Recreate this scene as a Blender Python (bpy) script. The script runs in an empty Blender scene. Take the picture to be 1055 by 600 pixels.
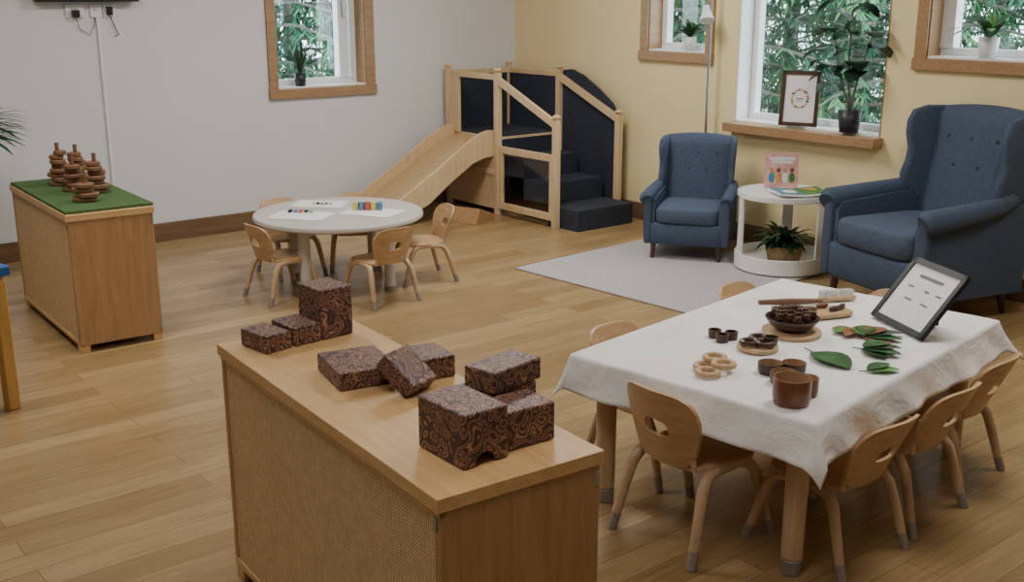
import bpy, bmesh, math, random
from mathutils import Vector, Matrix, Euler
random.seed(7)
sc = bpy.context.scene
rad = math.radians

# ------------------------------------------------------------------ materials
def nt(name):
    m = bpy.data.materials.new(name); m.use_nodes = True
    t = m.node_tree; b = t.nodes['Principled BSDF']
    return m, t, b
def rgb(c): 
    return tuple(((v/255)/12.92 if v/255 <= .04045 else ((v/255+.055)/1.055)**2.4) for v in c)+(1,)
def coords(t, scale=(1,1,1), rot=(0,0,0)):
    tc = t.nodes.new('ShaderNodeTexCoord'); mp = t.nodes.new('ShaderNodeMapping')
    t.links.new(tc.outputs['Object'], mp.inputs['Vector'])
    mp.inputs['Scale'].default_value = scale; mp.inputs['Rotation'].default_value = rot
    return mp.outputs['Vector']
def ramp(t, fac, stops, interp='LINEAR'):
    r = t.nodes.new('ShaderNodeValToRGB'); r.color_ramp.interpolation = interp
    e = r.color_ramp.elements
    while len(e) > 1: e.remove(e[-1])
    e[0].position = stops[0][0]; e[0].color = stops[0][1]
    for p, c in stops[1:]:
        n = e.new(p); n.color = c
    t.links.new(fac, r.inputs['Fac']); return r.outputs['Color']
def noise(t, vec, scale=5, detail=4, rough=.5, dist=0):
    n = t.nodes.new('ShaderNodeTexNoise'); n.inputs['Scale'].default_value = scale
    n.inputs['Detail'].default_value = detail; n.inputs['Roughness'].default_value = rough
    n.inputs['Distortion'].default_value = dist
    if vec is not None: t.links.new(vec, n.inputs['Vector'])
    return n.outputs['Fac']
def bump(t, b, h, s=.2, d=.01):
    n = t.nodes.new('ShaderNodeBump'); n.inputs['Strength'].default_value = s; n.inputs['Distance'].default_value = d
    t.links.new(h, n.inputs['Height']); t.links.new(n.outputs['Normal'], b.inputs['Normal'])
def mixc(t, f, a, b_, mode='MIX'):
    n = t.nodes.new('ShaderNodeMix'); n.data_type = 'RGBA'; n.blend_type = mode
    if isinstance(f, float): n.inputs[0].default_value = f
    else: t.links.new(f, n.inputs[0])
    for s, v in ((6, a), (7, b_)):
        if isinstance(v, tuple): n.inputs[s].default_value = v
        else: t.links.new(v, n.inputs[s])
    return n.outputs[2]
def plain(name, c, rough=.5, var=.12, sc_=8, bs=.0, metal=0, bscale=200, spec=.5, coat=0):
    m, t, b = nt(name)
    v = coords(t); f = noise(t, v, sc_, 4)
    c0 = rgb(c); d = tuple(x*(1-var) for x in c0[:3])+(1,); l = tuple(min(1, x*(1+var)) for x in c0[:3])+(1,)
    t.links.new(ramp(t, f, [(.3, d), (.7, l)]), b.inputs['Base Color'])
    b.inputs['Roughness'].default_value = rough; b.inputs['Metallic'].default_value = metal
    b.inputs['Specular IOR Level'].default_value = spec
    b.inputs['Coat Weight'].default_value = coat
    if bs: bump(t, b, noise(t, v, bscale, 2), bs, .002)
    return m
def wood(name, c1, c2, grain='x', rough=.42, sc_=3):
    m, t, b = nt(name)
    s = {'x': (1.2, 14, 14), 'y': (14, 1.2, 14), 'z': (14, 14, 1.2)}[grain]
    v = coords(t, s)
    f = noise(t, v, sc_, 6, .6, .6)
    t.links.new(ramp(t, f, [(.3, rgb(c1)), (.7, rgb(c2))]), b.inputs['Base Color'])
    b.inputs['Roughness'].default_value = rough
    bump(t, b, f, .08, .002)
    return m

BEECH = wood('beech_wood', (190,156,112), (208,178,136), 'x')
BEECHY = wood('beech_wood_top', (200,158,104), (218,182,130), 'y')
PLY = wood('plywood_end', (160,122,82), (182,144,104), 'z')
CHAIRW = wood('chair_birch', (178,142,102), (200,166,126), 'x', .38)
CHAIRL = wood('chair_leg_birch', (184,154,120), (204,176,142), 'z', .38)
LOFTW = wood('loft_birch', (200,170,128), (220,194,156), 'z', .4)
LOFTS = wood('slide_birch', (180,146,102), (202,172,128), 'x', .3)
TRIMW = wood('window_trim_oak', (146,112,78), (172,138,100), 'x', .35)
BASEW = wood('skirting_oak', (100,76,54), (124,96,70), 'x', .4)
DARKW = wood('dark_wood', (58,38,26), (82,58,40), 'z', .35)
YELW = wood('yellow_pine', (180,136,70), (200,156,86), 'z', .4)
GREYLEG = plain('grey_laminate', (196,192,186), .4, .04)
CAP = plain('leg_cap_grey', (146,136,128), .5, .05)
WHITE = plain('white_paint', (232,232,230), .35, .02)
WHITEP = plain('white_plastic', (228,230,232), .3, .02)
TABLEW = plain('grey_white_laminate', (190,186,180), .3, .03)
BLACK = plain('black_plastic', (24,24,26), .35, .1)
DARKPOT = plain('charcoal_pot', (38,40,46), .45, .1)
NAVY = plain('navy_carpet', (40,46,60), .95, .2, 30, .5, bscale=300)
BLUEF = plain('slate_blue_fabric', (70,82,102), .9, .14, 60, .5, bscale=500, spec=.25)
BLUEF2 = plain('slate_blue_cushion', (76,88,108), .9, .14, 60, .5, bscale=500, spec=.25)
BTN = plain('fabric_button', (48,58,76), .85, .1)
GREENL = plain('leaf_green', (44,92,50), .4, .35, 20)
GREEND = plain('leaf_dark_green', (26,54,34), .35, .35, 12)
GREENB = plain('leaf_bright_green', (78,128,60), .45, .3, 20)
RUBL = plain('rubber_leaf', (22,44,28), .3, .35, 12)
SOIL = plain('soil', (44,32,24), .9, .3, 60)
PAPER = plain('paper', (232,232,234), .6, .01)
BASK = plain('wicker', (150,122,84), .7, .35, 120, .6, bscale=160)
CONE = plain('pinecone_brown', (78,50,38), .7, .35, 60)
COCO = plain('coconut_brown', (70,48,38), .35, .2, 20)
COPPER = plain('brown_glazed_cup', (120,78,54), .3, .15, 20)
INNER = plain('cup_inside', (172,140,112), .5, .1)
TANW = wood('light_wood_piece', (184,150,110), (206,174,134), 'x', .5, 8)
BROWNS = wood('stacker_wood', (98,66,44), (134,96,66), 'x', .5, 5)
STEEL = plain('steel', (170,172,176), .3, .02, metal=1)
BLUETOP = plain('blue_top', (34,86,150), .4, .05)
PINKB = plain('pink_book', (218,166,162), .4, .25, 25)
TEALB = plain('teal_book', (60,140,160), .4, .3, 18)
GOLD = plain('cover_orange', (216,160,90), .5, .3, 18)
SKIN1 = plain('illustration_brown', (120,76,54), .5, .2, 18)
INK = plain('printed_ink', (110,110,114), .6, .05)
RAINB = [plain('toy_'+n, c, .35, .05) for n, c in (('red',(190,84,74)),('orange',(220,150,80)),('yellow',(220,200,100)),('green',(120,170,104)),('blue',(84,130,176)),('purple',(132,104,156)))]

def leafmat():
    m, t, b = nt('conifer_needles')
    v = coords(t); f = noise(t, v, 1.3, 5)
    t.links.new(ramp(t, f, [(.3, rgb((30,72,62))), (.48, rgb((58,116,88))), (.62, rgb((92,148,98))), (.75, rgb((136,178,128)))]), b.inputs['Base Color'])
    b.inputs['Roughness'].default_value = .7
    return m
NEEDLE = leafmat()
BARK = plain('bark', (124,122,116), .9, .3, 12)

def floormat():
    m, t, b = nt('oak_plank_floor')
    v = coords(t)
    br = t.nodes.new('ShaderNodeTexBrick'); t.links.new(v, br.inputs['Vector'])
    br.offset = .37; br.inputs['Scale'].default_value = 1
    br.inputs['Brick Width'].default_value = 1.0; br.inputs['Row Height'].default_value = .11
    br.inputs['Mortar Size'].default_value = .0018; br.inputs['Mortar Smooth'].default_value = .2
    br.inputs['Color1'].default_value = (0,0,0,1); br.inputs['Color2'].default_value = (1,1,1,1)
    br.inputs['Mortar'].default_value = (.5,.5,.5,1); br.inputs['Bias'].default_value = 0
    base = ramp(t, br.outputs['Color'], [(0, rgb((148,121,82))), (1, rgb((176,149,107)))])
    v2 = coords(t, (1.5, 22, 1))
    f = noise(t, v2, 2.5, 6, .65, .5)
    g = ramp(t, f, [(.3, (.70,.68,.65,1)), (.65, (1.06,1.06,1.06,1))])
    c = mixc(t, 1.0, base, g, 'MULTIPLY')
    mort = ramp(t, br.outputs['Fac'], [(0, (1,1,1,1)), (1, (.5,.46,.42,1))])
    c = mixc(t, 1.0, c, mort, 'MULTIPLY')
    t.links.new(c, b.inputs['Base Color'])
    b.inputs['Roughness'].default_value = .30
    b.inputs['Specular IOR Level'].default_value = .5
    bump(t, b, f, .05, .002)
    return m
FLOOR = floormat()
WALLW = plain('wall_white_paint', (216,216,220), .7, .02, 2, .15, bscale=90)
WALLY = plain('wall_yellow_paint', (232,215,164), .7, .02, 2, .15, bscale=90)
CEIL = plain('ceiling_paint', (228,228,226), .8, .02)

def wovenmat():
    m, t, b = nt('woven_fabric_panel')
    v = coords(t)
    fs = []
    for d in ('Y', 'Z'):
        w = t.nodes.new('ShaderNodeTexWave'); w.bands_direction = d; w.inputs['Scale'].default_value = 38; w.inputs['Distortion'].default_value = 2
        w.inputs['Detail'].default_value = 2; t.links.new(v, w.inputs['Vector']); fs.append(w.outputs['Fac'])
    ma = t.nodes.new('ShaderNodeMath'); ma.operation = 'MULTIPLY'; t.links.new(fs[0], ma.inputs[0]); t.links.new(fs[1], ma.inputs[1])
    f = noise(t, v, 45, 5, .7)
    c = ramp(t, ma.outputs[0], [(.0, rgb((196,164,118))), (.6, rgb((240,214,170)))])
    g = ramp(t, f, [(.3, (.82,.82,.82,1)), (.7, (1.1,1.1,1.1,1))])
    t.links.new(mixc(t, 1.0, c, g, 'MULTIPLY'), b.inputs['Base Color'])
    b.inputs['Roughness'].default_value = .9
    bump(t, b, ma.outputs[0], .3, .001)
    return m
WOVEN = wovenmat()
def paisley():
    m, t, b = nt('paisley_wrap')
    v = coords(t)
    n = t.nodes.new('ShaderNodeTexNoise'); n.inputs['Scale'].default_value = 9; n.inputs['Detail'].default_value = 1
    t.links.new(v, n.inputs['Vector'])
    mx = t.nodes.new('ShaderNodeMix'); mx.data_type = 'VECTOR'; mx.inputs[0].default_value = .28
    t.links.new(v, mx.inputs[4]); t.links.new(n.outputs['Color'], mx.inputs[5])
    w = t.nodes.new('ShaderNodeTexVoronoi'); w.inputs['Scale'].default_value = 22; w.feature = 'F1'
    t.links.new(mx.outputs[1], w.inputs['Vector'])
    ma = t.nodes.new('ShaderNodeMath'); ma.operation = 'MULTIPLY'; ma.inputs[1].default_value = 17
    t.links.new(w.outputs['Distance'], ma.inputs[0])
    si = t.nodes.new('ShaderNodeMath'); si.operation = 'SINE'; t.links.new(ma.outputs[0], si.inputs[0])
    mr = t.nodes.new('ShaderNodeMapRange'); mr.inputs[1].default_value = -1; t.links.new(si.outputs[0], mr.inputs[0])
    t.links.new(ramp(t, mr.outputs[0], [(.08, rgb((62,42,46))), (.40, rgb((102,68,62))), (.60, rgb((176,134,104))), (.74, rgb((168,124,96))), (.92, rgb((88,58,56)))]), b.inputs['Base Color'])
    b.inputs['Roughness'].default_value = .5
    return m
PAIS = paisley()
def grassmat():
    m, t, b = nt('grass_mat')
    v = coords(t); f = noise(t, v, 140, 3)
    t.links.new(ramp(t, f, [(.3, rgb((40,66,34))), (.7, rgb((88,124,62)))]), b.inputs['Base Color'])
    b.inputs['Roughness'].default_value = .9; bump(t, b, f, 1, .01); return m
GRASS = grassmat()
def clothmat():
    m, t, b = nt('tablecloth_fabric')
    v = coords(t); f = noise(t, v, 2.2, 6, .6, 1.5)
    t.links.new(ramp(t, f, [(.5, rgb((238,238,240))), (.68, rgb((230,226,222))), (.82, rgb((212,196,180)))]), b.inputs['Base Color'])
    b.inputs['Roughness'].default_value = .75
    vr = t.nodes.new('ShaderNodeTexVoronoi'); vr.feature = 'DISTANCE_TO_EDGE'; vr.inputs['Scale'].default_value = 3.5; t.links.new(v, vr.inputs['Vector'])
    ad = t.nodes.new('ShaderNodeMath'); ad.operation = 'ADD'; t.links.new(noise(t, v, 7, 4, .6, 1), ad.inputs[0]); t.links.new(vr.outputs[0], ad.inputs[1])
    bump(t, b, ad.outputs[0], .5, .02); return m
CLOTH = clothmat()
def rugmat():
    m, t, b = nt('rug_pile')
    v = coords(t); f = noise(t, v, 90, 4)
    t.links.new(ramp(t, f, [(.3, rgb((156,150,152))), (.7, rgb((192,188,190)))]), b.inputs['Base Color'])
    b.inputs['Roughness'].default_value = .95; bump(t, b, f, .6, .006); return m
RUG = rugmat()
def glassmat():
    m, t, b = nt('window_glass')
    t.nodes.remove(b); o = t.nodes['Material Output']
    tr = t.nodes.new('ShaderNodeBsdfTransparent'); gl = t.nodes.new('ShaderNodeBsdfGlossy'); gl.inputs['Roughness'].default_value = .02
    mx = t.nodes.new('ShaderNodeMixShader'); mx.inputs[0].default_value = .05
    t.links.new(tr.outputs[0], mx.inputs[1]); t.links.new(gl.outputs[0], mx.inputs[2]); t.links.new(mx.outputs[0], o.inputs[0]); return m
GLASS = glassmat()
def emis(name, c, s):
    m, t, b = nt(name); b.inputs['Emission Color'].default_value = rgb(c); b.inputs['Emission Strength'].default_value = s
    b.inputs['Base Color'].default_value = rgb(c); return m

# ------------------------------------------------------------------ mesh builder
class MB:
    def __init__(s): s.v = []; s.f = []; s.fm = []; s.mats = []; s.M = Matrix.Identity(4)
    def mi(s, m):
        if m not in s.mats: s.mats.append(m)
        return s.mats.index(m)
    def add(s, vs, fs, m):
        o = len(s.v); s.v += [s.M @ Vector(v) for v in vs]; k = s.mi(m)
        for f in fs: s.f.append([i+o for i in f]); s.fm.append(k)
    def box(s, c, d, m, R=None):
        R = (Euler(R).to_matrix() if R else Matrix.Identity(3)); c = Vector(c)
        vs = [c + R @ Vector((x*d[0]/2, y*d[1]/2, z*d[2]/2)) for x in (-1,1) for y in (-1,1) for z in (-1,1)]
        s.add(vs, [(0,1,3,2),(4,6,7,5),(0,4,5,1),(2,3,7,6),(0,2,6,4),(1,5,7,3)], m)
    def b2(s, lo, hi, m):
        s.box([(a+b)/2 for a, b in zip(lo, hi)], [abs(b-a) for a, b in zip(lo, hi)], m)
    def rings(s, rs, m, cap=True, close=True):
        n = len(rs[0]); vs = [p for r in rs for p in r]; fs = []
        for i in range(len(rs)-1):
            for j in range(n if close else n-1):
                a = i*n+j; b = i*n+(j+1) % n
                fs.append((a, b, b+n, a+n))
        if cap: fs.append(tuple(range(n))[::-1]); fs.append(tuple(range((len(rs)-1)*n, len(rs)*n)))
        s.add(vs, fs, m)
    def tube(s, pts, r, m, seg=10, flat=1.0, ref=None):
        pts = [Vector(p) for p in pts]; rs = []
        if not isinstance(r, (list, tuple)): r = [r]*len(pts)
        up = Vector(ref) if ref else None
        for i, p in enumerate(pts):
            t = (pts[min(i+1, len(pts)-1)]-pts[max(i-1, 0)]).normalized()
            if up is None: up = Vector((0,0,1)) if abs(t.z) < .9 else Vector((1,0,0))
            a = (up - t*up.dot(t)).normalized(); b = t.cross(a); up = a if ref is None else up
            rs.append([p + a*math.cos(k*2*math.pi/seg)*r[i]*flat + b*math.sin(k*2*math.pi/seg)*r[i] for k in range(seg)])
        s.rings(rs, m)
    def cyl(s, p0, p1, r0, m, r1=None, seg=20): s.tube([p0, p1], [r0, r0 if r1 is None else r1], m, seg)
    def lathe(s, prof, c, m, seg=32, cap=True, sq=1.0):
        c = Vector(c)
        s.rings([[c+Vector((r*math.cos(k*2*math.pi/seg), sq*r*math.sin(k*2*math.pi/seg), z)) for k in range(seg)] for r, z in prof], m, cap)
    def torus(s, c, R, r, m, T=None, seg=28, sg=8):
        T = Euler(T).to_matrix() if T else Matrix.Identity(3); c = Vector(c); rs = []
        for i in range(seg+1):
            a = 2*math.pi*i/seg
            rs.append([c + T @ Vector(((R+r*math.cos(k*2*math.pi/sg))*math.cos(a), (R+r*math.cos(k*2*math.pi/sg))*math.sin(a), r*math.sin(k*2*math.pi/sg))) for k in range(sg)])
        s.rings(rs, m, False)
    def prism(s, poly, o, U, V, W, m):
        o, U, V, W = map(Vector, (o, U, V, W))
        s.rings([[o+U*a+V*b for a, b in poly], [o+U*a+V*b+W for a, b in poly]], m)
    def sup(s, c, d, m, e=.35, R=None, nu=24, nv=14):
        R = (Euler(R).to_matrix() if R else Matrix.Identity(3)); c = Vector(c)
        sg = lambda x, p: math.copysign(abs(x)**p, x); rs = []
        for i in range(nv+1):
            ph = -math.pi/2 + math.pi*i/nv; ph = max(min(ph, 1.55), -1.55)
            rs.append([c + R @ Vector((d[0]/2*sg(math.cos(ph), e)*sg(math.cos(2*math.pi*k/nu), e), d[1]/2*sg(math.cos(ph), e)*sg(math.sin(2*math.pi*k/nu), e), d[2]/2*sg(math.sin(ph), e))) for k in range(nu)])
        s.rings(rs, m)
    def leaf(s, b, az, el, L, w, m, droop=.6, n=5, fold=.15, tip=.0):
        b = Vector(b); p = b.copy(); e = el; rows = []
        side = Vector((-math.sin(az), math.cos(az), 0))
        for i in range(n+1):
            t = i/n; ww = w*math.sin(math.pi*min(1, (t*.93+.04)))**.8*.5
            nrm = Vector((-math.cos(az)*math.sin(e), -math.sin(az)*math.sin(e), math.cos(e)))
            rows.append([p-side*ww+nrm*ww*fold, p.copy(), p+side*ww+nrm*ww*fold])
            p = p + Vector((math.cos(az)*math.cos(e), math.sin(az)*math.cos(e), math.sin(e)))*L/n
            e -= droop/n
        s.rings(rows, m, False, False)
    def done(s, name, loc=(0,0,0), rz=0, bevel=0, bseg=2, R=None, smooth=40, sub=0):
        me = bpy.data.meshes.new(name)
        me.from_pydata([tuple(v) for v in s.v], [], s.f)
        for m in s.mats: me.materials.append(m)
        for p, k in zip(me.polygons, s.fm): p.material_index = k; p.use_smooth = True
        bm = bmesh.new(); bm.from_mesh(me); bmesh.ops.recalc_face_normals(bm, faces=bm.faces); bm.to_mesh(me); bm.free()
        me.set_sharp_from_angle(angle=rad(smooth))
        o = bpy.data.objects.new(name, me); sc.collection.objects.link(o)
        o.location = loc; o.rotation_euler = R if R else (0,0,rz)
        if bevel:
            b = o.modifiers.new('bevel', 'BEVEL'); b.width = bevel; b.segments = bseg; b.limit_method = 'ANGLE'; b.angle_limit = rad(40)
        if sub:
            u = o.modifiers.new('sub', 'SUBSURF'); u.levels = sub; u.render_levels = sub
        return o
def inst(o, loc, rz, name=None):
    n = bpy.data.objects.new(name or o.name.split('.')[0], o.data); sc.collection.objects.link(n)
    n.location = loc; n.rotation_euler = (0,0,rz)
    for md in o.modifiers:
        k = n.modifiers.new(md.name, md.type)
        if md.type == 'BEVEL': k.width = md.width; k.segments = md.segments; k.limit_method = 'ANGLE'; k.angle_limit = md.angle_limit
    return n

# ------------------------------------------------------------------ room shell
X0, Y0, HC = -8.0, -9.0, 2.75
WY = .05
def wall(name, fixed, axis, lo, hi, holes, mat_, t=.25):
    b = MB(); us = sorted({lo, hi, *[h[0] for h in holes], *[h[1] for h in holes]}); zs = sorted({0, HC, *[h[2] for h in holes], *[h[3] for h in holes]})
    for i in range(len(us)-1):
        for j in range(len(zs)-1):
            cu, cz = (us[i]+us[i+1])/2, (zs[j]+zs[j+1])/2
            if any(h[0] < cu < h[1] and h[2] < cz < h[3] for h in holes): continue
            if axis == 'x': b.b2((us[i], fixed, zs[j]), (us[i+1], fixed+t, zs[j+1]), mat_)
            else: b.b2((fixed, us[i], zs[j]), (fixed+t, us[i+1], zs[j+1]), mat_)
    return b.done(name)
wl = (-2.14, -1.41, .96, 2.05)
w1 = (-2.0, -1.45, 1.22, 2.05)
w2 = (-3.37, -2.27, .79, 2.05)
w3 = (-4.45, -3.61, 1.26, 2.05)
wall('wall_back', WY, 'x', X0, 0.25, [wl], WALLW)
wall('wall_right', 0, 'y', Y0, WY, [w1, w2, w3], WALLY)
wall('wall_left', X0-.25, 'y', Y0, WY, [], WALLW)
wall('wall_front', Y0-.25, 'x', X0-.25, .25, [], WALLW)
b = MB(); b.b2((X0-.25, Y0-.25, -.1), (.25, WY+.25, 0), FLOOR); b.done('floor')
b = MB(); b.b2((X0-.25, Y0-.25, HC), (.25, WY+.25, HC+.1), CEIL); b.done('ceiling')
b = MB(); b.b2((X0, WY-.018, 0), (0, WY-.001, .125), BASEW); b.done('baseboard_back', bevel=.004)
b = MB(); b.b2((-.018, Y0, 0), (-.001, WY-.02, .125), BASEW); b.done('baseboard_right', bevel=.004)

def window(name, axis, h, trim=.065, sill=None, mull=None, reveal=.13):
    b = MB(); a0, a1, z0, z1 = h
    def bb(u0, u1, d0, d1, za, zb, m):
        if axis == 'x': b.b2((u0, WY+d0, za), (u1, WY+d1, zb), m)
        else: b.b2((d0, u0, za), (d1, u1, zb), m)
    if trim:
        bb(a0-trim, a0+.004, -.018, .0, z0-trim, z1+trim, TRIMW); bb(a1-.004, a1+trim, -.018, .0, z0-trim, z1+trim, TRIMW)
        bb(a0, a1, -.018, .0, z1, z1+trim, TRIMW); bb(a0-trim-.004, a1+trim+.004, -.03, .0, z0-trim, z0+.0, TRIMW)
        bb(a0, a0+.012, .0, reveal, z0, z1, TRIMW); bb(a1-.012, a1, .0, reveal, z0, z1, TRIMW); bb(a0, a1, .0, reveal, z0, z0+.012, WHITE); bb(a0, a1, 0, reveal, z1-.012, z1, TRIMW)
    if sill:
        bb(a0-.02, a1+.02, -.10, .0, z0-.055, z0+.0, TRIMW); bb(a0, a1, -.0, reveal, z0, z0+.015, WHITE)
        bb(a0, a0+.012, .0, reveal, z0, z1, TRIMW); bb(a1-.012, a1, .0, reveal, z0, z1, WHITE)
    f = .055; r0, r1 = reveal, reveal+.06
    bb(a0, a0+f, r0, r1, z0, z1, WHITEP); bb(a1-f, a1, r0, r1, z0, z1, WHITEP); bb(a0+f, a1-f, r0, r1, z0, z0+f, WHITEP); bb(a0+f, a1-f, r0, r1, z1-f, z1, WHITEP)
    if mull:
        for mu in mull:
            bb(mu-.04, mu+.04, r0-.015, r1, z0+f, z1-f, WHITEP)
        bb(mull[0]-.01, mull[0]+.01, r0-.04, r0-.015, (z0+z1)/2-.06, (z0+z1)/2+.06, STEEL)
    bb(a0+f, a1-f, r0+.03, r0+.034, z0+f, z1-f, GLASS)
    return b.done(name, bevel=.003)
window('window_1', 'x', wl, mull=[-1.53])
window('window_2', 'y', w1, mull=[-1.97])
window('window_3', 'y', w2, trim=0, sill=True)
window('window_4', 'y', w3, mull=[-3.66])

# ------------------------------------------------------------------ storage cabinets
def cabinet(name, L, W, H, loc, rz, grass=False):
    b = MB()
    t = .03
    b.b2((-W/2, -L/2, H-t), (W/2, L/2, H), BEECHY)
    b.b2((-W/2+.008, -L/2+.004, .035), (W/2-.008, -L/2+.024, H-t), PLY)
    b.b2((-W/2+.008, L/2-.024, .035), (W/2-.008, L/2-.004, H-t), PLY)
    b.b2((-W/2+.01, -L/2+.02, .035), (W/2-.008, L/2-.02, .055), PLY)
    b.b2((-W/2+.012, -L/2+.02, .05), (-W/2+.02, L/2-.02, H-t), WOVEN)
    for z0, z1 in ((.035, .055), (H-t-.012, H-t)): b.b2((-W/2+.006, -L/2+.004, z0), (-W/2+.022, L/2-.004, z1), BEECHY)
    b.b2((-W/2+.02, -L/2+.02, H*.5), (W/2-.02, L/2-.02, H*.5+.018), PLY)
    b.b2((-W/2+.02, -.01, .05), (W/2-.02, .01, H-t), PLY)
    for x in (-W/2+.03, W/2-.03):
        for y in (-L/2+.035, L/2-.035): b.box((x, y, .018), (.045, .05, .036), BEECHY)
    for z in (.07, H-.06):
        b.box((W/2-.014, -L/2+.0035, z), (.012, .003, .03), STEEL)
        b.box((-W/2+.0065, -L/2+.02, z), (.003, .012, .03), STEEL)
    if grass: b.b2((-W/2+.005, -L/2+.02, H), (W/2+.004, L/2-.01, H+.014), GRASS)
    return b.done(name, loc, rz, bevel=.004)
cabinet('storage_cabinet', 1.15, .405, .69, (-4.40, -4.915, 0), rad(-3.8))
cabinet('storage_cabinet', 1.04, .40, .65, (-4.05, -1.54, 0), rad(-2), True)

# ------------------------------------------------------------------ child chair (faces +Y)
def chair_mesh(s=(1,1), lean=.42):
    b = MB(); N = 44
    sg = lambda x, p: math.copysign(abs(x)**p, x)
    hs = .30
    def ring(z, k): return [Vector((.155*k*sg(math.cos(a), .55)*(1-.06*(math.sin(a) < 0)), .01+.15*k*sg(math.sin(a), .55), z)) for a in [2*math.pi*i/N for i in range(N)]]
    b.rings([ring(hs-.02, .96), ring(hs-.016, 1), ring(hs-.004, 1), ring(hs, .97)], CHAIRW)
    zc, hh = .415, .13
    def bend(x, z, off): 
        y = -.142 - (z-hs)*lean + 1.9*x*x
        return Vector((x, y+off, z))
    def out(k):
        r = []
        for i in range(N):
            a = 2*math.pi*i/N; c, d = math.cos(a), math.sin(a)
            ox = .148*sg(c, .5); oz = zc+hh*sg(d, .55)
            ox *= .78 + .22*min(1, max(0, (oz-zc+hh)/(hh*1.2)))
            ix = .05*sg(c, .7); iz = zc-.005+(.036*sg(d, .8) if d > 0 else .022*sg(d, .5))
            r.append((ox+(ix-ox)*k, oz+(iz-oz)*k))
        return r
    ks = [0, .03, .2, .4, .6, .8, .97, 1]
    R = [[bend(x, z, 0) for x, z in out(k)] for k in ks] + [[bend(x, z, -.013) for x, z in out(k)] for k in ks[::-1]]
    R.append(R[0])
    b.rings(R, CHAIRW, cap=False)
    for sx in (-1, 1):
        P = [(.168,-.175,.055),(.160,-.150,.15),(.150,-.125,.235),(.142,-.100,.268),(.138,-.05,.278),(.138,.05,.278),(.142,.095,.268),(.150,.12,.235),(.158,.145,.15),(.166,.17,.055)]
        b.tube([(sx*x, y, z) for x, y, z in P], [.0155,.0175,.019,.019,.016,.016,.019,.019,.0175,.0155], CHAIRL, 10, 1.0)
        for y, q in ((-.175, -.192), (.17, .187)):
            b.tube([(sx*.168, y, .057), (sx*.173, q, .0)], [.0165, .0155], CAP, 10)
        b.tube([(sx*.108, -.122, .285), (sx*.108, -.132, .34)], .010, CHAIRL, 8)
    b.v = [Vector((v.x*s[0], v.y*s[0], v.z*s[1])) for v in b.v]
    return b
big = chair_mesh((.95,.94), .27).done('child_chair', (-3.35, -4.975, 0), rad(-90))
def chair(x, y, deg, s=None): return inst(s or big, (x, y, 0), rad(deg), 'child_chair')
med = chair_mesh((.92,.85), .42).done('child_chair', (-3.09, -5.275, 0), rad(0))
chair(-2.71, -5.25, 3, med); chair(-2.35, -5.19, 6, med)
chair(-3.08, -4.54, 184, med); chair(-2.28, -4.44, 188, med); chair(-2.09, -4.76, 98, med)
small = chair_mesh((.84,.78), .3).done('toddler_chair', (-3.06, -1.72, 0), rad(-88))
def tchair(x, y, deg): return inst(small, (x, y, 0), rad(deg), 'toddler_chair')
tchair(-2.68, -2.11, 2); tchair(-2.25, -1.88, 76); tchair(-2.78, -1.28, 178); tchair(-2.40, -1.38, 150)

# ------------------------------------------------------------------ tables
RTZ = .42
def round_table():
    b = MB(); R = .475; z = RTZ
    b.lathe([(R-.004, z-.026), (R, z-.022), (R, z-.006), (R-.004, z)], (0,0,0), TABLEW, 64)
    b.lathe([(R-.1, z-.05), (R-.1, z-.026)], (0,0,0), GREYLEG, 40)
    for a in (15, 105, 195, 285):
        x, y = .33*math.cos(rad(a)), .33*math.sin(rad(a))
        b.cyl((x, y, 0.03), (x, y, z-.026), .030, GREYLEG, .033)
        b.cyl((x, y, 0), (x, y, .03), .026, CAP, .03)
    return b.done('round_table', (-2.68, -1.69, 0), rad(10), bevel=.002)
round_table()
TZ = .50; TC = (-2.80, -4.91); TR = rad(8)
b = MB()
hw, hd = .65, .42
b.b2((-hw, -hd, TZ-.03), (hw, hd, TZ), BEECH)
for x in (-hw+.08, hw-.08):
    for y in (-hd+.08, hd-.08):
        b.cyl((x, y, .05), (x, y, TZ-.03), .031, CHAIRL, .034); b.cyl((x, y, 0), (x, y, .05), .028, CAP, .032)
b.done('activity_table', (TC[0], TC[1], 0), TR, bevel=.004)
b = MB(); NX, NY = 140, 100; dx = .125; rows = []
for j in range(NY+1):
    row = []
    for i in range(NX+1):
        u = -(hw+dx)+(2*hw+2*dx)*i/NX; v = -(hd+dx)+(2*hd+2*dx)*j/NY
        cx = max(-hw-.004, min(hw+.004, u)); cy = max(-hd-.004, min(hd+.004, v)); ex, ey = u-cx, v-cy; e = math.hypot(ex, ey)
        wv = math.sin(u*13+v*5)*.5+math.sin(v*17-u*3)*.5+.3*math.sin(u*31+v*27)
        k = .30 + .14*wv if e > 0 else 0
        if abs(ex) > 0 and abs(ey) > 0: k += .25*min(abs(ex), abs(ey))/dx
        z = TZ+.004 - e*.90 + .0015*math.sin(u*9+2)*math.cos(v*11) + .001*math.sin(u*4+v*23)
        row.append(Vector((cx+ex*k, cy+ey*k, z)))
    rows.append(row)
b.rings(rows, CLOTH, False, False)
o = b.done('tablecloth', (TC[0], TC[1], 0), TR, smooth=180); m_ = o.modifiers.new('s', 'SOLIDIFY'); m_.thickness = .002; m_.offset = 1

# ------------------------------------------------------------------ rug
b = MB(); b.b2((-.66, -.66, 0), (.66, .66, .012), RUG); b.done('rug', (-.985, -2.66, 0.0), rad(4), bevel=.004)

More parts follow.
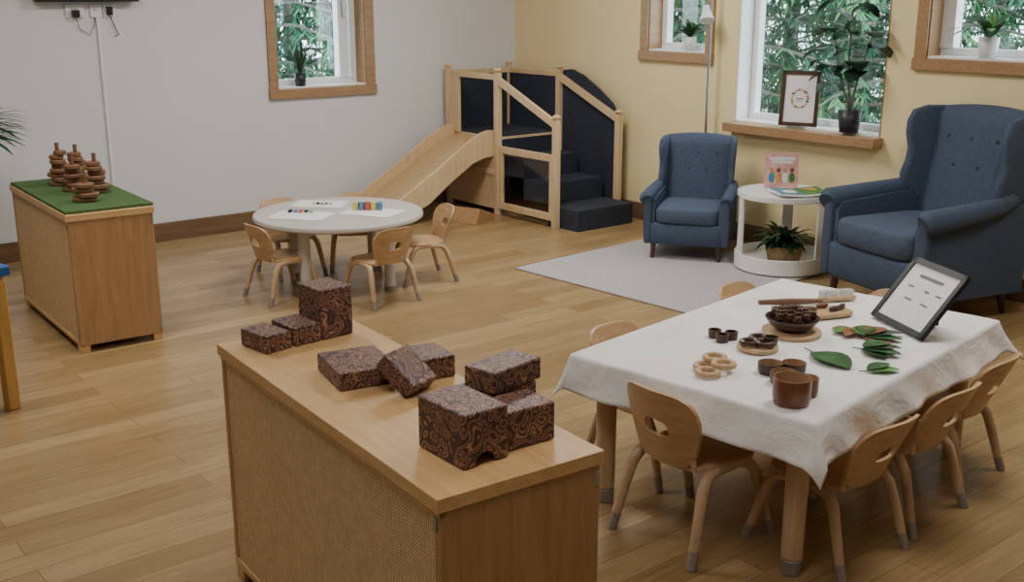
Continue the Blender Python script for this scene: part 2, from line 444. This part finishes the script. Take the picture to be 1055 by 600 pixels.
# ------------------------------------------------------------------ wingback armchairs (face -Y locally)
def armchair(name, s, loc, rz, ys=.95):
    b = MB(); F = BLUEF
    for x in (-.29, .29):
        b.cyl((x, -.33, 0), (x*.97, -.32, .15), .016, DARKW, .026, 12)
        b.cyl((x*.95, .38, 0), (x*.95, .33, .15), .016, DARKW, .026, 12)
    b.sup((0, .0, .225), (.66, .76, .20), F, .18)
    b.sup((0, -.055, .385), (.56, .67, .15), BLUEF2, .28)
    for sx in (-1, 1):
        poly = [(-.34,.13),(-.34,.48),(-.31,.525),(-.1,.54),(.2,.56),(.40,.57),(.40,.13)]
        x0 = .275; 
        b.prism(poly, (sx*x0, 0, 0), (0,1,0), (0,0,1), (sx*.085, 0, 0), F)
        P = [(sx*.345,-.365,.52),(sx*.35,-.35,.53),(sx*.35,-.1,.545),(sx*.338,.15,.565),(sx*.32,.30,.59)]
        b.tube(P, [.05,.062,.058,.050,.04], F, 18)
        b.sup((sx*.338,-.345,.33), (.07,.04,.40), F, .5)
        w = [(.42,.44),(.22,.53),(.16,.585),(.155,.65),(.185,.71),(.20,.78),(.18,.86),(.185,.93),(.22,.985),(.31,1.005),(.48,1.0),(.48,.80)]
        rs = []
        for off, ins in ((0, .02), (.012, .004), (.028, 0), (.044, .004), (.054, .02)):
            ring = []
            for y, z in w:
                fl = (z-.5)*.04 + (.5-y)*.10
                yy = y+(ins if y < .3 else 0); zz = z-(ins if z > .9 else 0)
                ring.append(Vector((sx*(.245+off+fl), yy, zz)))
            rs.append(ring)
        b.rings(rs, F)
    n = 14; rs = []
    for j in range(19):
        t = j/18; z = .30+.70*t; yb = .34+.14*t
        hw_ = .29 + .01*t; top = max(0, (t-.90)/.10)
        fr = []; bk = []
        for i in range(n+1):
            u = -1+2*i/n
            dz = .022*(1-u*u)*top
            th = .10*(1-.55*top*top)
            fr.append(Vector((u*hw_, yb-th-(.03*(1-u*u)), z+dz)))
        for i in range(n, -1, -1):
            u = -1+2*i/n
            bk.append(Vector((u*hw_, yb+.02+.02*(1-u*u)-.03*top*top, z+.022*(1-u*u)*top)))
        rs.append(fr+bk)
    b.rings(rs, F)
    for z, xs in ((.86, (-.16, 0, .16)), (.72, (-.08, .08)), ):
        for x in xs:
            t = (z-.30)/.70; y = .34+.14*t-.10-.03*(1-(x/.3)**2)
            b.sup((x, y-.001, z), (.022, .012, .022), BTN, 1.0, None, 12, 8)
    b.v = [Vector((v.x*s, v.y*s*ys, v.z*s)) for v in b.v]
    return b.done(name, loc, rz, bevel=.010*s, bseg=3, smooth=50)
def face(ang): return rad(ang+90)
armchair('wingback_armchair', 1.02, (-.545, -4.0, 0), face(165), .88)
armchair('childs_wingback_armchair', .71, (-.56, -2.43, .012), face(214))

# ------------------------------------------------------------------ side table with lower tray
b = MB(); R = .27; z = .46
b.lathe([(R-.005, z-.028), (R, z-.024), (R, z+.006), (R-.008, z+.006), (R-.010, z)], (0,0,0), WHITE, 48)
b.lathe([(R-.02, .0), (R, .01), (R, .10), (R-.012, .10), (R-.014, .045)], (0,0,0), WHITE, 48)
for a in (150, 275, 30):
    c = Vector((math.cos(rad(a)), math.sin(rad(a)), 0)); t_ = Vector((-c.y, c.x, 0))
    b.prism([(-.036, .02), (.036, .02), (.028, z-.02), (-.028, z-.02)], c*(R-.022), t_, (0,0,1), c*.014, WHITE)
b.done('side_table', (-.44, -3.04, .012), rad(0), bevel=.002)

# ------------------------------------------------------------------ climbing loft with slide and steps
def loft():
    b = MB(); W = LOFTW
    xa, xb = -.72, -.12; ya, yb = -.64, -.02; yc = -1.30; PH = .58
    def post(x, y, h):
        b.box((x, y, h/2), (.045, .045, h), W); b.lathe([(.018, h), (.018, h+.012), (.03, h+.018), (.03, h+.03), (.018, h+.04)], (x, y, 0), W, 14)
    for x in (xa, xb):
        post(x, ya, 1.05); post(x, yb, 1.05); post(x, yc, .76)
    b.b2((xa, ya, PH-.04), (xb, yb, PH), W); b.b2((xa+.02, ya+.02, PH), (xb-.02, yb-.02, PH+.01), NAVY)
    for x in (xa, xb): b.b2((x-.016, ya, 1.0), (x+.016, yb, 1.04), W)
    b.b2((xa, yb-.016, 1.0), (xb, yb+.016, 1.04), W); b.b2((xa, ya-.004, PH-.06), (xb, ya+.02, PH-.01), W)
    b.b2((xa+.03, yb-.01, PH), (xb-.03, yb+.01, 1.0), NAVY)
    b.b2((xb-.012, ya+.02, .06), (xb+.012, yb-.02, 1.0), NAVY)
    b.prism([(ya-.02, .04), (ya-.02, 1.05), (ya-.12, 1.06), (ya-.25, 1.02), (ya-.42, .93), (yc+.1, .84), (yc+.02, .74), (yc+.02, .04)], (xb+.014, 0, 0), (0,1,0), (0,0,1), (.024, 0, 0), NAVY)
    for x in (xa, xb):
        b.prism([(ya, 1.03), (ya, .975), (yc, .70), (yc, .755)], (x-.016, 0, 0), (0,1,0), (0,0,1), (.032, 0, 0), W)
    b.b2((xa-.014, yc, .47), (xa+.014, ya, .52), W); b.b2((xa-.014, yc, .05), (xa+.014, ya, .10), W)
    b.b2((xa-.014, ya-.06, .1), (xa+.014, ya-.02, .47), W); b.b2((xa-.014, yc+.02, .1), (xa+.014, yc+.06, .47), W)
    b.b2((xa-.003, yc+.02, .10), (xa+.003, ya-.02, .47), GLASS)
    for i, (y0, y1, zt) in enumerate(((ya-.26, ya, .45), (ya-.54, ya-.26, .30), (ya-.86, ya-.54, .15))):
        b.b2((xa+.035, y0, 0 if i == 2 else zt-.15), (xb-.035, y1, zt), NAVY)
    b.b2((xa+.035, ya-.02, .45), (xb-.035, ya, .565), NAVY)
    b.b2((xa-.01, ya+.03, .04), (xa+.01, yb-.03, PH-.06), W)
    b.b2((xa-.02, ya+.03, .30), (xa+.014, yb-.03, .34), W)
    b.b2((xa-.016, yb-.14, PH), (xa+.016, yb-.02, 1.0), W)
    s0, s1 = ya+.06, yb-.08
    bed = [(xa, PH-.02), (xa-.15, PH-.06), (xa-.5, PH-.27), (xa-.85, .11), (xa-1.05, .05), (xa-1.22, .035)]
    bp = bed + [(x, z-.02) for x, z in bed[::-1]]
    b.prism(bp, (0, s0, 0), (1,0,0), (0,0,1), (0, s1-s0, 0), LOFTS)
    side = [(xa, PH+.05), (xa-.06, PH+.055), (xa-.14, PH+.035), (xa-.28, PH-.04), (xa-.5, PH-.18), (xa-.85, .20), (xa-1.05, .11), (xa-1.24, .07), (xa-1.26, .0), (xa-1.05, .0), (xa-.85, .04), (xa-.6, .14), (xa-.4, .28), (xa-.2, PH-.18), (xa-.1, PH-.15), (xa, PH-.14)]
    for y in (s0-.022, s1): b.prism(side, (0, y, 0), (1,0,0), (0,0,1), (0, .022, 0), LOFTW)
    return b.done('toddler_climbing_loft', (0,0,0), 0, bevel=.004)
loft()
b = MB(); b.prism([(-.13, 0), (.13, 0), (.13, .03), (-.08, .11)], (0, -.11, 0), (1,0,0), (0,0,1), (0,.22,0), PLY); b.done('wooden_wedge', (-1.0, -.70, 0), rad(20), bevel=.003)

# ------------------------------------------------------------------ floor lamp
b = MB()
b.lathe([(.09, 0), (.09, .02), (.02, .03)], (0,0,0), STEEL, 32)
b.cyl((0,0,.02), (0,0,1.80), .008, STEEL, seg=12)
b.lathe([(.015, 1.78), (.08, 1.84), (.11, 1.90), (.105, 1.90), (.07, 1.845)], (0,0,0), WHITEP, 28)
b.tube([(0,0,1.36), (-.01,.04,1.43), (-.02,.03,1.50), (-.03,.01,1.52)], .006, STEEL, 8)
b.tube([(-.03,.02,1.53), (-.045,.0,1.49), (-.06,-.02,1.44)], [.022, .03, .05], WHITEP, 16)
b.done('floor_lamp', (-.11, -2.12, 0))

# ------------------------------------------------------------------ plants
def pot(b, c, r, h, m, taper=.8):
    b.lathe([(r*taper, 0), (r, h), (r*.9, h), (r*.88, h-.01)], c, m, 24); b.lathe([(r*.88, h-.02), (r*.88, h-.012)], c, SOIL, 24)
def plant(name, loc, potr, poth, potm, fn, axis=None, lim=None, wide=9):
    b = MB(); pot(b, (0,0,0), potr, poth, potm); fn(b)
    if axis is not None:
        for v in b.v:
            if v[axis] > lim: v[axis] = lim + (v[axis]-lim)*.04
            if v.y < -wide and v.x > .005: v.x = .005+(v.x-.005)*.05
    return b.done(name, loc, smooth=180)
def rubber(b):
    random.seed(11)
    for sx, (lx, ly) in enumerate(((-.02, .03), (.02, -.12), (-.03, .14))):
        H = .64-.09*sx; P = [(lx*t, ly*t+.012*math.sin(4*t), .12+H*t) for t in (0,.25,.5,.75,1)]
        b.tube(P, [.008,.007,.006,.005,.003], BARK, 8)
        for k in range(8):
            t = .32+.68*k/7; p = (lx*t, ly*t, .12+H*t)
            az = random.uniform(95, 265) if k % 3 else random.choice((80, -80, 100, -100)); az = rad(az)
            b.leaf(p, az, random.uniform(.2, .9), random.uniform(.19, .25), .135, RUBL if k % 4 else GREEND, 1.4, 6, .1)
def orchid(b):
    for k in range(18):
        b.leaf((0,0,.1), k*2.4, .5+.4*(k % 3)/2+random.random()*.4, .19+.07*random.random(), .05, GREENL if k % 2 else GREENB, 1.2, 6)
    for k in range(3):
        b.tube([(0,0,.1), (.02*k,.03*k-.03,.2), (.02*k,.07*k-.07,.3)], .0025, GREENB, 6)
def smallp(b):
    for k in range(18): b.leaf((0,0,.08), k*2.4, .6+.6*random.random(), .14+.06*random.random(), .04, GREENL, 1.0, 5)
def wispy(b):
    for k in range(60):
        a = random.random()*6.28; b.leaf((.01*math.cos(a), .01*math.sin(a), .09), a, 1.0+.5*random.random(), .18+.10*random.random(), .008, GREENL if k % 2 else GREEND, .7, 5)
def fern(b):
    for k in range(110):
        a = random.random()*6.28; r = .05*random.random()
        b.leaf((r*math.cos(a), r*math.sin(a), .1), a, .4+.9*random.random(), .11+.09*random.random(), .032, GREEND if k % 2 else GREENL, 1.5, 5)
def palm(b):
    for k in range(14):
        a = k*2.4
        b.tube([(0,0,.25), (.05*math.cos(a), .05*math.sin(a), .6), (.14*math.cos(a), .14*math.sin(a), .86+.02*(k % 5))], [.006,.005,.003], GREENL, 6)
        for j in range(9):
            az = a + (j-4)*.28
            b.leaf((.13*math.cos(a), .13*math.sin(a), .84+.02*(k % 5)), az, .7-.12*abs(j-4), .32, .032, GREEND if j % 2 else GREENL, 1.0, 5)
plant('rubber_plant', (-.015, -3.16, .806), .07, .13, DARKPOT, rubber, 0, .10, .17)
plant('orchid_plant', (.055, -3.94, 1.273), .055, .11, WHITEP, orchid, 0, .06)
plant('small_potted_plant', (.055, -1.80, 1.233), .045, .09, WHITEP, smallp, 0, .06)
plant('wispy_potted_grass', (-1.93, WY+.055, .973), .045, .09, DARKPOT, wispy, 1, .06)
plant('potted_palm', (-4.43, -.64, 0), .15, .28, DARKPOT, palm)
plant('basket_fern', (-.43, -3.06, .058), .115, .10, BASK, fern)

# ------------------------------------------------------------------ framed print on sill
b = MB(); w, h = .24, .34
for c, d in (((0,0,.012), (w, .018, .024)), ((0,0,h-.012), (w, .018, .024)), ((-w/2+.012,0,h/2), (.024,.018,h)), ((w/2-.012,0,h/2), (.024,.018,h))): b.box(c, d, DARKW)
b.box((0, .003, h/2), (w-.04, .008, h-.04), PAPER)
for k in range(22):
    a = k*2*math.pi/22; x, z = .05*math.cos(a), h/2+.055*math.sin(a)
    b.sup((x, -.003, z), (.016+.008*(k % 2), .003, .012), (GREENL, GOLD, PINKB)[k % 3], 1, None, 8, 6)
b.box((0, -.002, h/2), (.05, .002, .006), INK); b.box((0, -.002, h/2-.014), (.035, .002, .004), INK)
b.box((0, .04, h*.28), (.05, .006, h*.56), DARKW, (rad(10), 0, 0))
b.done('framed_print', (-.02, -2.79, .808), 0, R=(rad(-6), 0, rad(-68)))

# ------------------------------------------------------------------ books on the side table
b = MB(); w, h = .19, .205
b.box((0,0,h/2), (w, .022, h-.006), PAPER); b.box((0,-.012,h/2), (w+.004,.003,h), PINKB); b.box((0,.012,h/2), (w+.004,.003,h), PINKB); b.box((-w/2-.001,0,h/2), (.003,.026,h), PINKB)
b.box((0,-.0138,h*.86), (w*.8,.001,.018), PAPER); b.box((0,-.0138,h*.76), (w*.66,.001,.018), PAPER)
for k, m in enumerate((GOLD, SKIN1, TANW, SKIN1)):
    b.sup((-.06+.04*k, -.014, h*.30), (.034,.003,.06), (TEALB, GOLD, WHITE, GREENB)[k], .8, None, 10, 8); b.sup((-.06+.04*k, -.014, h*.52), (.024,.003,.028), m, 1, None, 10, 8)
b.done('picture_book', (-.37, -2.96, .480), 0, R=(rad(-3), 0, rad(-42)))
b = MB()
b.box((-.075, 0, .010), (.15, .21, .012), PAPER, (0, rad(4), 0)); b.box((.075, 0, .010), (.15, .21, .012), PAPER, (0, rad(-4), 0))
b.box((-.075, 0, .018), (.146, .20, .002), TEALB, (0, rad(4), 0)); b.box((.075, 0, .018), (.146, .20, .002), GREENB, (0, rad(-4), 0))
b.sup((.08, .03, .021), (.09,.07,.003), GOLD, 1, None, 12, 6); b.sup((-.07, -.03, .021), (.08,.1,.003), PAPER, 1, None, 12, 6)
b.done('open_magazine', (-.46, -3.16, .480), rad(-30))

# ------------------------------------------------------------------ wrapped blocks on the front cabinet
CT = .691
def block(loc, d, rz=0, z=CT, arch=None, R=None):
    b = MB()
    if arch:
        W_, D_, H_ = d; r = arch; P = [(-W_/2, 0), (-r, 0)] + [(-r*math.cos(a), r*math.sin(a)) for a in [math.pi*k/12 for k in range(1, 12)]] + [(r, 0), (W_/2, 0), (W_/2, H_), (-W_/2, H_)]
        b.prism(P, (0, -D_/2, -H_/2), (1,0,0), (0,0,1), (0, D_, 0), PAIS)
    else: b.box((0,0,0), d, PAIS)
    return b.done('wrapped_block', (loc[0], loc[1], z+d[2]/2 + (R[1] if R else 0)), rad(rz), bevel=.004, R=(Euler(R[0]) if R else None))
block((-4.28, -4.42), (.12, .10, .14), 93, arch=.036)
block((-4.375, -4.425), (.085, .12, .052), 3)
block((-4.47, -4.435), (.08, .12, .048), 8)
block((-4.40, -4.79), (.15, .18, .045), -12)
block((-4.36, -4.95), (.095, .045, .11), 0, R=((rad(-52), 0, rad(20)), -.008))
block((-4.245, -4.875), (.09, .12, .055), -10)
block((-4.47, -5.325), (.112, .16, .115), 0, arch=.026)
block((-4.335, -5.34), (.12, .10, .085), -4)
block((-4.295, -5.215), (.15, .10, .08), 4)
block((-4.285, -5.225), (.155, .09, .05), 10, z=CT+.081)

# ------------------------------------------------------------------ stackers on the left cabinet
for x, y, n in ((-4.05, -1.28, 8), (-3.95, -1.24, 7), (-3.98, -1.62, 7), (-4.10, -1.82, 4), (-4.05, -1.50, 6)):
    b = MB(); z = 0; r = .056
    for k in range(n):
        b.lathe([(r-.004, z), (r, z+.004), (r, z+.017), (r-.004, z+.021)], (.010*math.sin(k*2), .010*math.cos(k*3), 0), BROWNS, 24); z += .022; r -= .0035
    b.cyl((0,0,0), (0,0,z+.04), .010, BROWNS, seg=12)
    b.done('wooden_stacking_toy', (x, y, .665))

# ------------------------------------------------------------------ wall fittings
b = MB(); b.b2((-3.72, WY-.09, 1.56), (-3.10, WY-.02, 1.95), BLACK); b.b2((-3.5, WY-.02, 1.65), (-3.3, WY, 1.85), STEEL); b.done('wall_tv', bevel=.006)
b = MB()
for x in (-3.48, -3.35, -3.27):
    w = .055 if x == -3.48 else .035
    b.b2((x-w, WY-.012, 1.465), (x+w, WY, 1.545), WHITEP); b.box((x, WY-.014, 1.515), (w*.8, .004, .02), GREYLEG)
b.box((-3.48, WY-.03, 1.49), (.04, .04, .045), BLACK); b.box((-3.27, WY-.02, 1.505), (.035, .03, .05), BLACK)
b.done('wall_sockets', bevel=.002)
b = MB()
b.tube([(-3.48, WY-.03, 1.47), (-3.46, WY-.012, 1.40), (-3.40, WY-.012, 1.36), (-3.37, WY-.012, 1.42), (-3.36, WY-.012, 1.47)], .002, BLACK, 6)
b.tube([(-3.27, WY-.02, 1.48), (-3.24, WY-.012, 1.40), (-3.22, WY-.012, 1.36), (-3.25, WY-.012, 1.35)], .003, BLACK, 6)
b.done('power_cables')
b = MB(); b.b2((-3.352, WY-.014, .125), (-3.334, WY, 1.465), WHITEP); b.done('cable_trunking', bevel=.002)

# ------------------------------------------------------------------ blue-topped play table at the left
b = MB()
b.b2((-.40, -.04, .55), (.02, .6, .59), BLUETOP); b.b2((-.38, -.02, .49), (0, .58, .55), YELW)
for x in (-.36, -.02):
    for y in (0, .54): b.box((x, y, .265), (.05, .05, .53), YELW)
b.done('blue_play_table', (-4.68, -2.57, 0), rad(12), bevel=.006)

# ------------------------------------------------------------------ things on the activity table
T0 = TZ+.008
b = MB(); b.lathe([(.095, 0), (.098, .004), (.098, .012), (.095, .014)], (0,0,0), TANW, 32)
b.lathe([(.045, .014), (.07, .03), (.088, .052), (.090, .058), (.086, .058), (.068, .036), (.03, .024)], (0,0,0), COCO, 32)
random.seed(3)
for k in range(22):
    a = k*2.4; r = .070*math.sqrt((k+.3)/22); zz = .060+.024*(1-r/.075)
    b.sup((r*math.cos(a), r*math.sin(a), zz), (.036,.032,.030), CONE, 1, (random.random(), random.random(), 0), 10, 8)
    for q in range(8): 
        aa = q*.8; b.leaf((r*math.cos(a), r*math.sin(a), zz+.004), aa, .5, .022, .014, CONE if q % 2 else BROWNS, -.3, 2)
b.done('pinecone_bowl', (-2.79, -4.885, T0))
b = MB(); b.lathe([(.062, 0), (.065, .003), (.065, .012), (.062, .014)], (0,0,0), TANW, 28)
for k, (x, y) in enumerate(((-.03, .01), (.028, .02), (.0, -.03))): b.torus((x, y, .026), .024, .009, COCO)
b.lathe([(.02,.014),(.024,.04),(.02,.04),(.016,.02)], (.035,-.025,0), COCO, 20)
b.done('ring_tray', (-3.01, -4.92, T0))
b = MB()
for x, y in ((0, 0), (.045, .0), (.02, .05)): b.lathe([(.020,0),(.022,.026),(.017,.026),(.015,.004)], (x, y, 0), COCO, 20)
b.done('wooden_napkin_rings', (-3.04, -4.80, T0))
b = MB()
for k, (x, y) in enumerate(((0, 0), (.03, -.045), (-.035, -.04), (.055, .012))): b.torus((x, y, .010+.012*(k % 2)), .030, .0095, TANW)
b.done('wooden_rings', (-3.29, -4.95, T0))
def cup(name, loc, r, h, m):
    b = MB(); b.lathe([(r*.92, 0), (r, h*.3), (r, h), (r*.9, h)], (0,0,0), m, 28, cap=True); 
    b.f.pop(); b.fm.pop()
    b.lathe([(r*.9, h), (r*.86, h*.3), (r*.2, h*.12)], (0,0,0), INNER, 28); b.f.pop(-2); b.fm.pop(-2)
    return b.done(name, loc)
for i, (x, y, r, h) in enumerate(((-3.16,-5.09,.038,.032),(-3.10,-5.13,.036,.03),(-3.20,-5.17,.040,.034))): cup('coconut_cup', (x, y, T0), r, h, COCO)
cup('glazed_cup', (-3.315, -5.285, T0), .053, .075, COPPER); cup('glazed_cup', (-3.225, -5.27, T0), .032, .05, COPPER)
RUST = plain('leaf_rust', (130,80,50), .5, .35, 14)
def flat_leaf(name, loc, rz, L, w, m, n=1, sp=.8):
    b = MB()
    for k in range(n):
        b.leaf((0,0,.004+.003*k), (k-(n-1)/2)*sp, .12, L*(1-.15*abs(k-(n-1)/2)), w, m[k % len(m)], .25, 7, .12)
    b.tube([(0,0,.004), (-L*.25,0,.006)], .002, m[0], 6)
    return b.done(name, loc, rz, smooth=180)
flat_leaf('green_leaf', (-2.91, -5.06, T0), rad(-105), .17, .11, [GREENL])
flat_leaf('autumn_leaves', (-2.65, -5.07, T0), rad(-30), .14, .06, [RUST, GREENL, GREEND], 5, .5)
flat_leaf('autumn_leaves', (-2.60, -5.0, T0), rad(200), .11, .05, [RUST, GREENB], 5, .55)
flat_leaf('autumn_leaves', (-2.76, -5.14, T0), rad(-60), .13, .06, [GREEND, GREENL], 4, .5)
flat_leaf('green_leaf', (-2.93, -5.27, T0), rad(-20), .11, .05, [GREENB, GREENL], 2, .5)
b = MB(); b.sup((0,0,.012), (.20,.10,.022), TANW, .5)
for x, y in ((-.06, .0), (.0, .02), (.06, -.01), (.02, -.025)): b.sup((x, y, .032), (.05,.018,.018), (BROWNS, COCO)[x > 0], .8, (0,0,x*9), 12, 8)
b.done('wooden_tray', (-2.53, -4.83, T0), rad(-20))
b = MB(); b.sup((0,0,.012), (.15,.04,.018), TANW, .6)
for k in range(36): b.cyl((-.065+.011*(k % 12), -.012+.012*(k//12), .016), (-.065+.011*(k % 12), -.012+.012*(k//12), .042), .0035, PAPER, seg=6)
b.done('scrubbing_brush', (-2.33, -4.74, T0), rad(-28))
b = MB(); b.tube([(-.12,0,.01), (0,.004,.01), (.12,0,.01)], [.008,.011,.009], BROWNS, 10); b.done('wooden_stick', (-2.50, -4.66, T0), rad(-35))
b = MB(); w, h = .30, .255
for c, d in (((0,0,.010), (w, .016, .020)), ((0,0,h-.010), (w, .016, .020)), ((-w/2+.010,0,h/2), (.020,.016,h)), ((w/2-.010,0,h/2), (.020,.016,h))): b.box(c, d, DARKPOT)
b.box((0, .002, h/2), (w-.03, .008, h-.03), PAPER)
b.box((0, -.0035, h*.78), (.13, .001, .010), INK)
for x, ww in ((-.07, .03), (.02, .025), (.085, .03)): b.box((x, -.0035, h*.60), (ww, .001, .005), INK)
for x, ww in ((-.04, .04), (.05, .035)): b.box((x, -.0035, h*.42), (ww, .001, .005), INK)
b.prism([(.006, h*.8), (.016, h*.8), (.110, .092), (.100, .084)], (-.03, 0, 0), (0,1,0), (0,0,1), (.06,0,0), DARKPOT)
b.done('framed_sign', (-2.475, -5.075, T0+.006), 0, R=(rad(-38), 0, rad(-115.5+0)))

# ------------------------------------------------------------------ things on the round table
def sheet(name, loc, w, h, rz):
    b = MB(); b.box((0,0,.001), (w, h, .0015), PAPER); return b.done(name, loc, rz)
RT = RTZ+.001
sheet('paper_sheet', (-2.90, -1.66, RT), .32, .23, rad(-50)); sheet('paper_sheet', (-2.65, -1.42, RT), .30, .21, rad(-45)); sheet('paper_sheet', (-2.54, -1.82, RT), .32, .23, rad(-60))
b = MB()
for k in range(5):
    x = -.07+.034*k
    b.lathe([(.014, 0), (.017, .006), (.017, .045), (.013, .047)], (x, 0, 0), RAINB[(k*2+2) % 6], 18)
b.done('stacking_pots', (-2.53, -1.76, RT+.002), rad(-38))
b = MB()
for k in range(9):
    b.sup((-.07+.03*(k % 5), .02*(k//5)+.006*(k % 2), .008), (.024,.02,.015), (BLACK, RAINB[4], RAINB[0], DARKPOT, RAINB[3])[k % 5], 1, None, 10, 8)
b.done('counting_pebbles', (-2.86, -1.60, RT+.002), rad(-40))
b = MB()
for k in range(5): b.sup((-.05+.025*k, 0, .008), (.022,.018,.014), (RAINB[2], BLACK, RAINB[3], RAINB[5])[k % 4], 1, None, 10, 8)
b.done('counting_pebbles', (-2.65, -1.45, RT+.002), rad(-40))

# ------------------------------------------------------------------ outside trees
def tree(seed):
    random.seed(seed); b = MB(); H = 10
    b.tube([(0,0,0), (.1,.05,3), (0,.1,6), (.1,0,H)], [.16,.13,.09,.02], BARK, 10)
    NB = 110
    for k in range(NB):
        z = 1+8.7*(k/NB); az = k*2.399+random.random(); L = (1-(z/11))*2.6*(.6+.6*random.random()); d = Vector((math.cos(az), math.sin(az), 0))
        def bp(t): return Vector((.05,.05,z))+d*L*t+Vector((0,0,-.35*L*t*t+.12*L*t))
        b.tube([bp(t) for t in (0,.33,.66,1)], [.024,.018,.011,.004], BARK, 5)
        for j in range(16):
            t = .12+.88*(j+random.random())/16; p = bp(t)
            sa = az+(1 if j % 2 else -1)*random.uniform(.6, 1.2); sl = random.uniform(.18,.5)*(1.2-t*.6); se = random.uniform(-.9,.1)
            sd = Vector((math.cos(sa)*math.cos(se), math.sin(sa)*math.cos(se), math.sin(se)))
            b.leaf(p, sa, se, sl, .016, NEEDLE, .1, 2)
            for q in range(9):
                pp = p+sd*sl*(q+1)/10
                b.leaf(pp, sa+(1 if q % 2 else -1)*random.uniform(.4,.9), se+random.uniform(-.6,.2), random.uniform(.07,.17), random.uniform(.018,.036), NEEDLE, .4, 2)
    return b
t1 = tree(1).done('conifer_tree', (3.2, -1.6, -2.5)); t2 = tree(2).done('conifer_tree', (3.6, .9, -3))
for i, (x, y, k) in enumerate(((4.6,-2.6,1),(2.9,1.9,0),(5.2,.2,0),(5.0,2.8,1),(3.4,3.9,0),(6.5,-1.2,1),(6.8,1.6,0),(6.2,4.6,1),(-.2,4.2,0),(.8,5.6,1),(-1.0,6.2,0),(1.9,5.0,0),(2.4,7.0,1),(4.4,6.2,1),(.2,7.8,1),(8.2,.2,0),(8.4,3.6,1),(7.6,6.6,0),(6.0,-3.4,0),(2.2,-.2,1),(1.4,3.2,0))):
    inst((t1, t2)[k], (x, y, -3+.3*(i % 3)), i*1.3, 'conifer_tree')
GROUND = plain('woodland_ground', (84,112,84), .9, .3, 1)
b = MB(); b.b2((-15,-25,-3.2), (40,40,-3.0), GROUND); b.done('ground')

# ------------------------------------------------------------------ camera
f = 1120.; Hc = 1.6; p = math.atan(305/1120.); yaw = math.atan2(.780, .625)
fw = Vector((math.cos(yaw), math.sin(yaw), 0)); rt = Vector((math.sin(yaw), -math.cos(yaw), 0)); up = Vector((0,0,1))
Fv = fw*math.cos(p)-up*math.sin(p); Uv = fw*math.sin(p)+up*math.cos(p)
cam = bpy.data.cameras.new('camera'); co = bpy.data.objects.new('camera', cam); sc.collection.objects.link(co)
M = Matrix((( rt.x, Uv.x, -Fv.x, -5.69), (rt.y, Uv.y, -Fv.y, -7.01), (rt.z, Uv.z, -Fv.z, Hc), (0,0,0,1)))
co.matrix_world = M; cam.sensor_width = 36; cam.lens = 36*f/1055; cam.clip_start = .05
sc.camera = co

# ------------------------------------------------------------------ light
w = bpy.data.worlds.new('world'); sc.world = w; w.use_nodes = True
bg = w.node_tree.nodes['Background']; bg.inputs[0].default_value = (.76,.91,1,1); bg.inputs[1].default_value = 7
LP = emis('fill_panel_glow', (255,246,236), 3)  # glow of the added overhead fill panels
for i, (x, y, e) in enumerate(((-1.8,-2.2,50),(-4.6,-2.4,38),(-2.0,-5.2,32),(-5.0,-5.8,13))):  # unseen overhead panels with area lamps, added as fill to brighten the room
    b = MB(); b.b2((-.6,-.3,-.03), (.6,.3,-.006), LP); b.b2((-.62,-.32,-.02), (.62,.32,0), WHITEP); b.done('fill_light_panel', (x, y, HC))
    l = bpy.data.lights.new('fill_area', 'AREA'); l.shape = 'RECTANGLE'; l.size = 1.2; l.size_y = .6; l.energy = e; l.color = (1,.97,.92)
    lo = bpy.data.objects.new('fill_area_light', l); sc.collection.objects.link(lo); lo.location = (x, y, HC-.04)
for n, ax, h in (('a','x',wl),('b','y',w1),('c','y',w2),('d','y',w3)):
    l = bpy.data.lights.new('window_portal', 'AREA'); l.shape = 'RECTANGLE'; l.size = h[1]-h[0]; l.size_y = h[3]-h[2]; l.cycles.is_portal = True
    lo = bpy.data.objects.new('window_portal_'+n, l); sc.collection.objects.link(lo)
    cu, cz = (h[0]+h[1])/2, (h[2]+h[3])/2
    if ax == 'x': lo.location = (cu, WY+.24, cz); lo.rotation_euler = (rad(-90), 0, 0)
    else: lo.location = (.24, cu, cz); lo.rotation_euler = (rad(90), 0, rad(90))
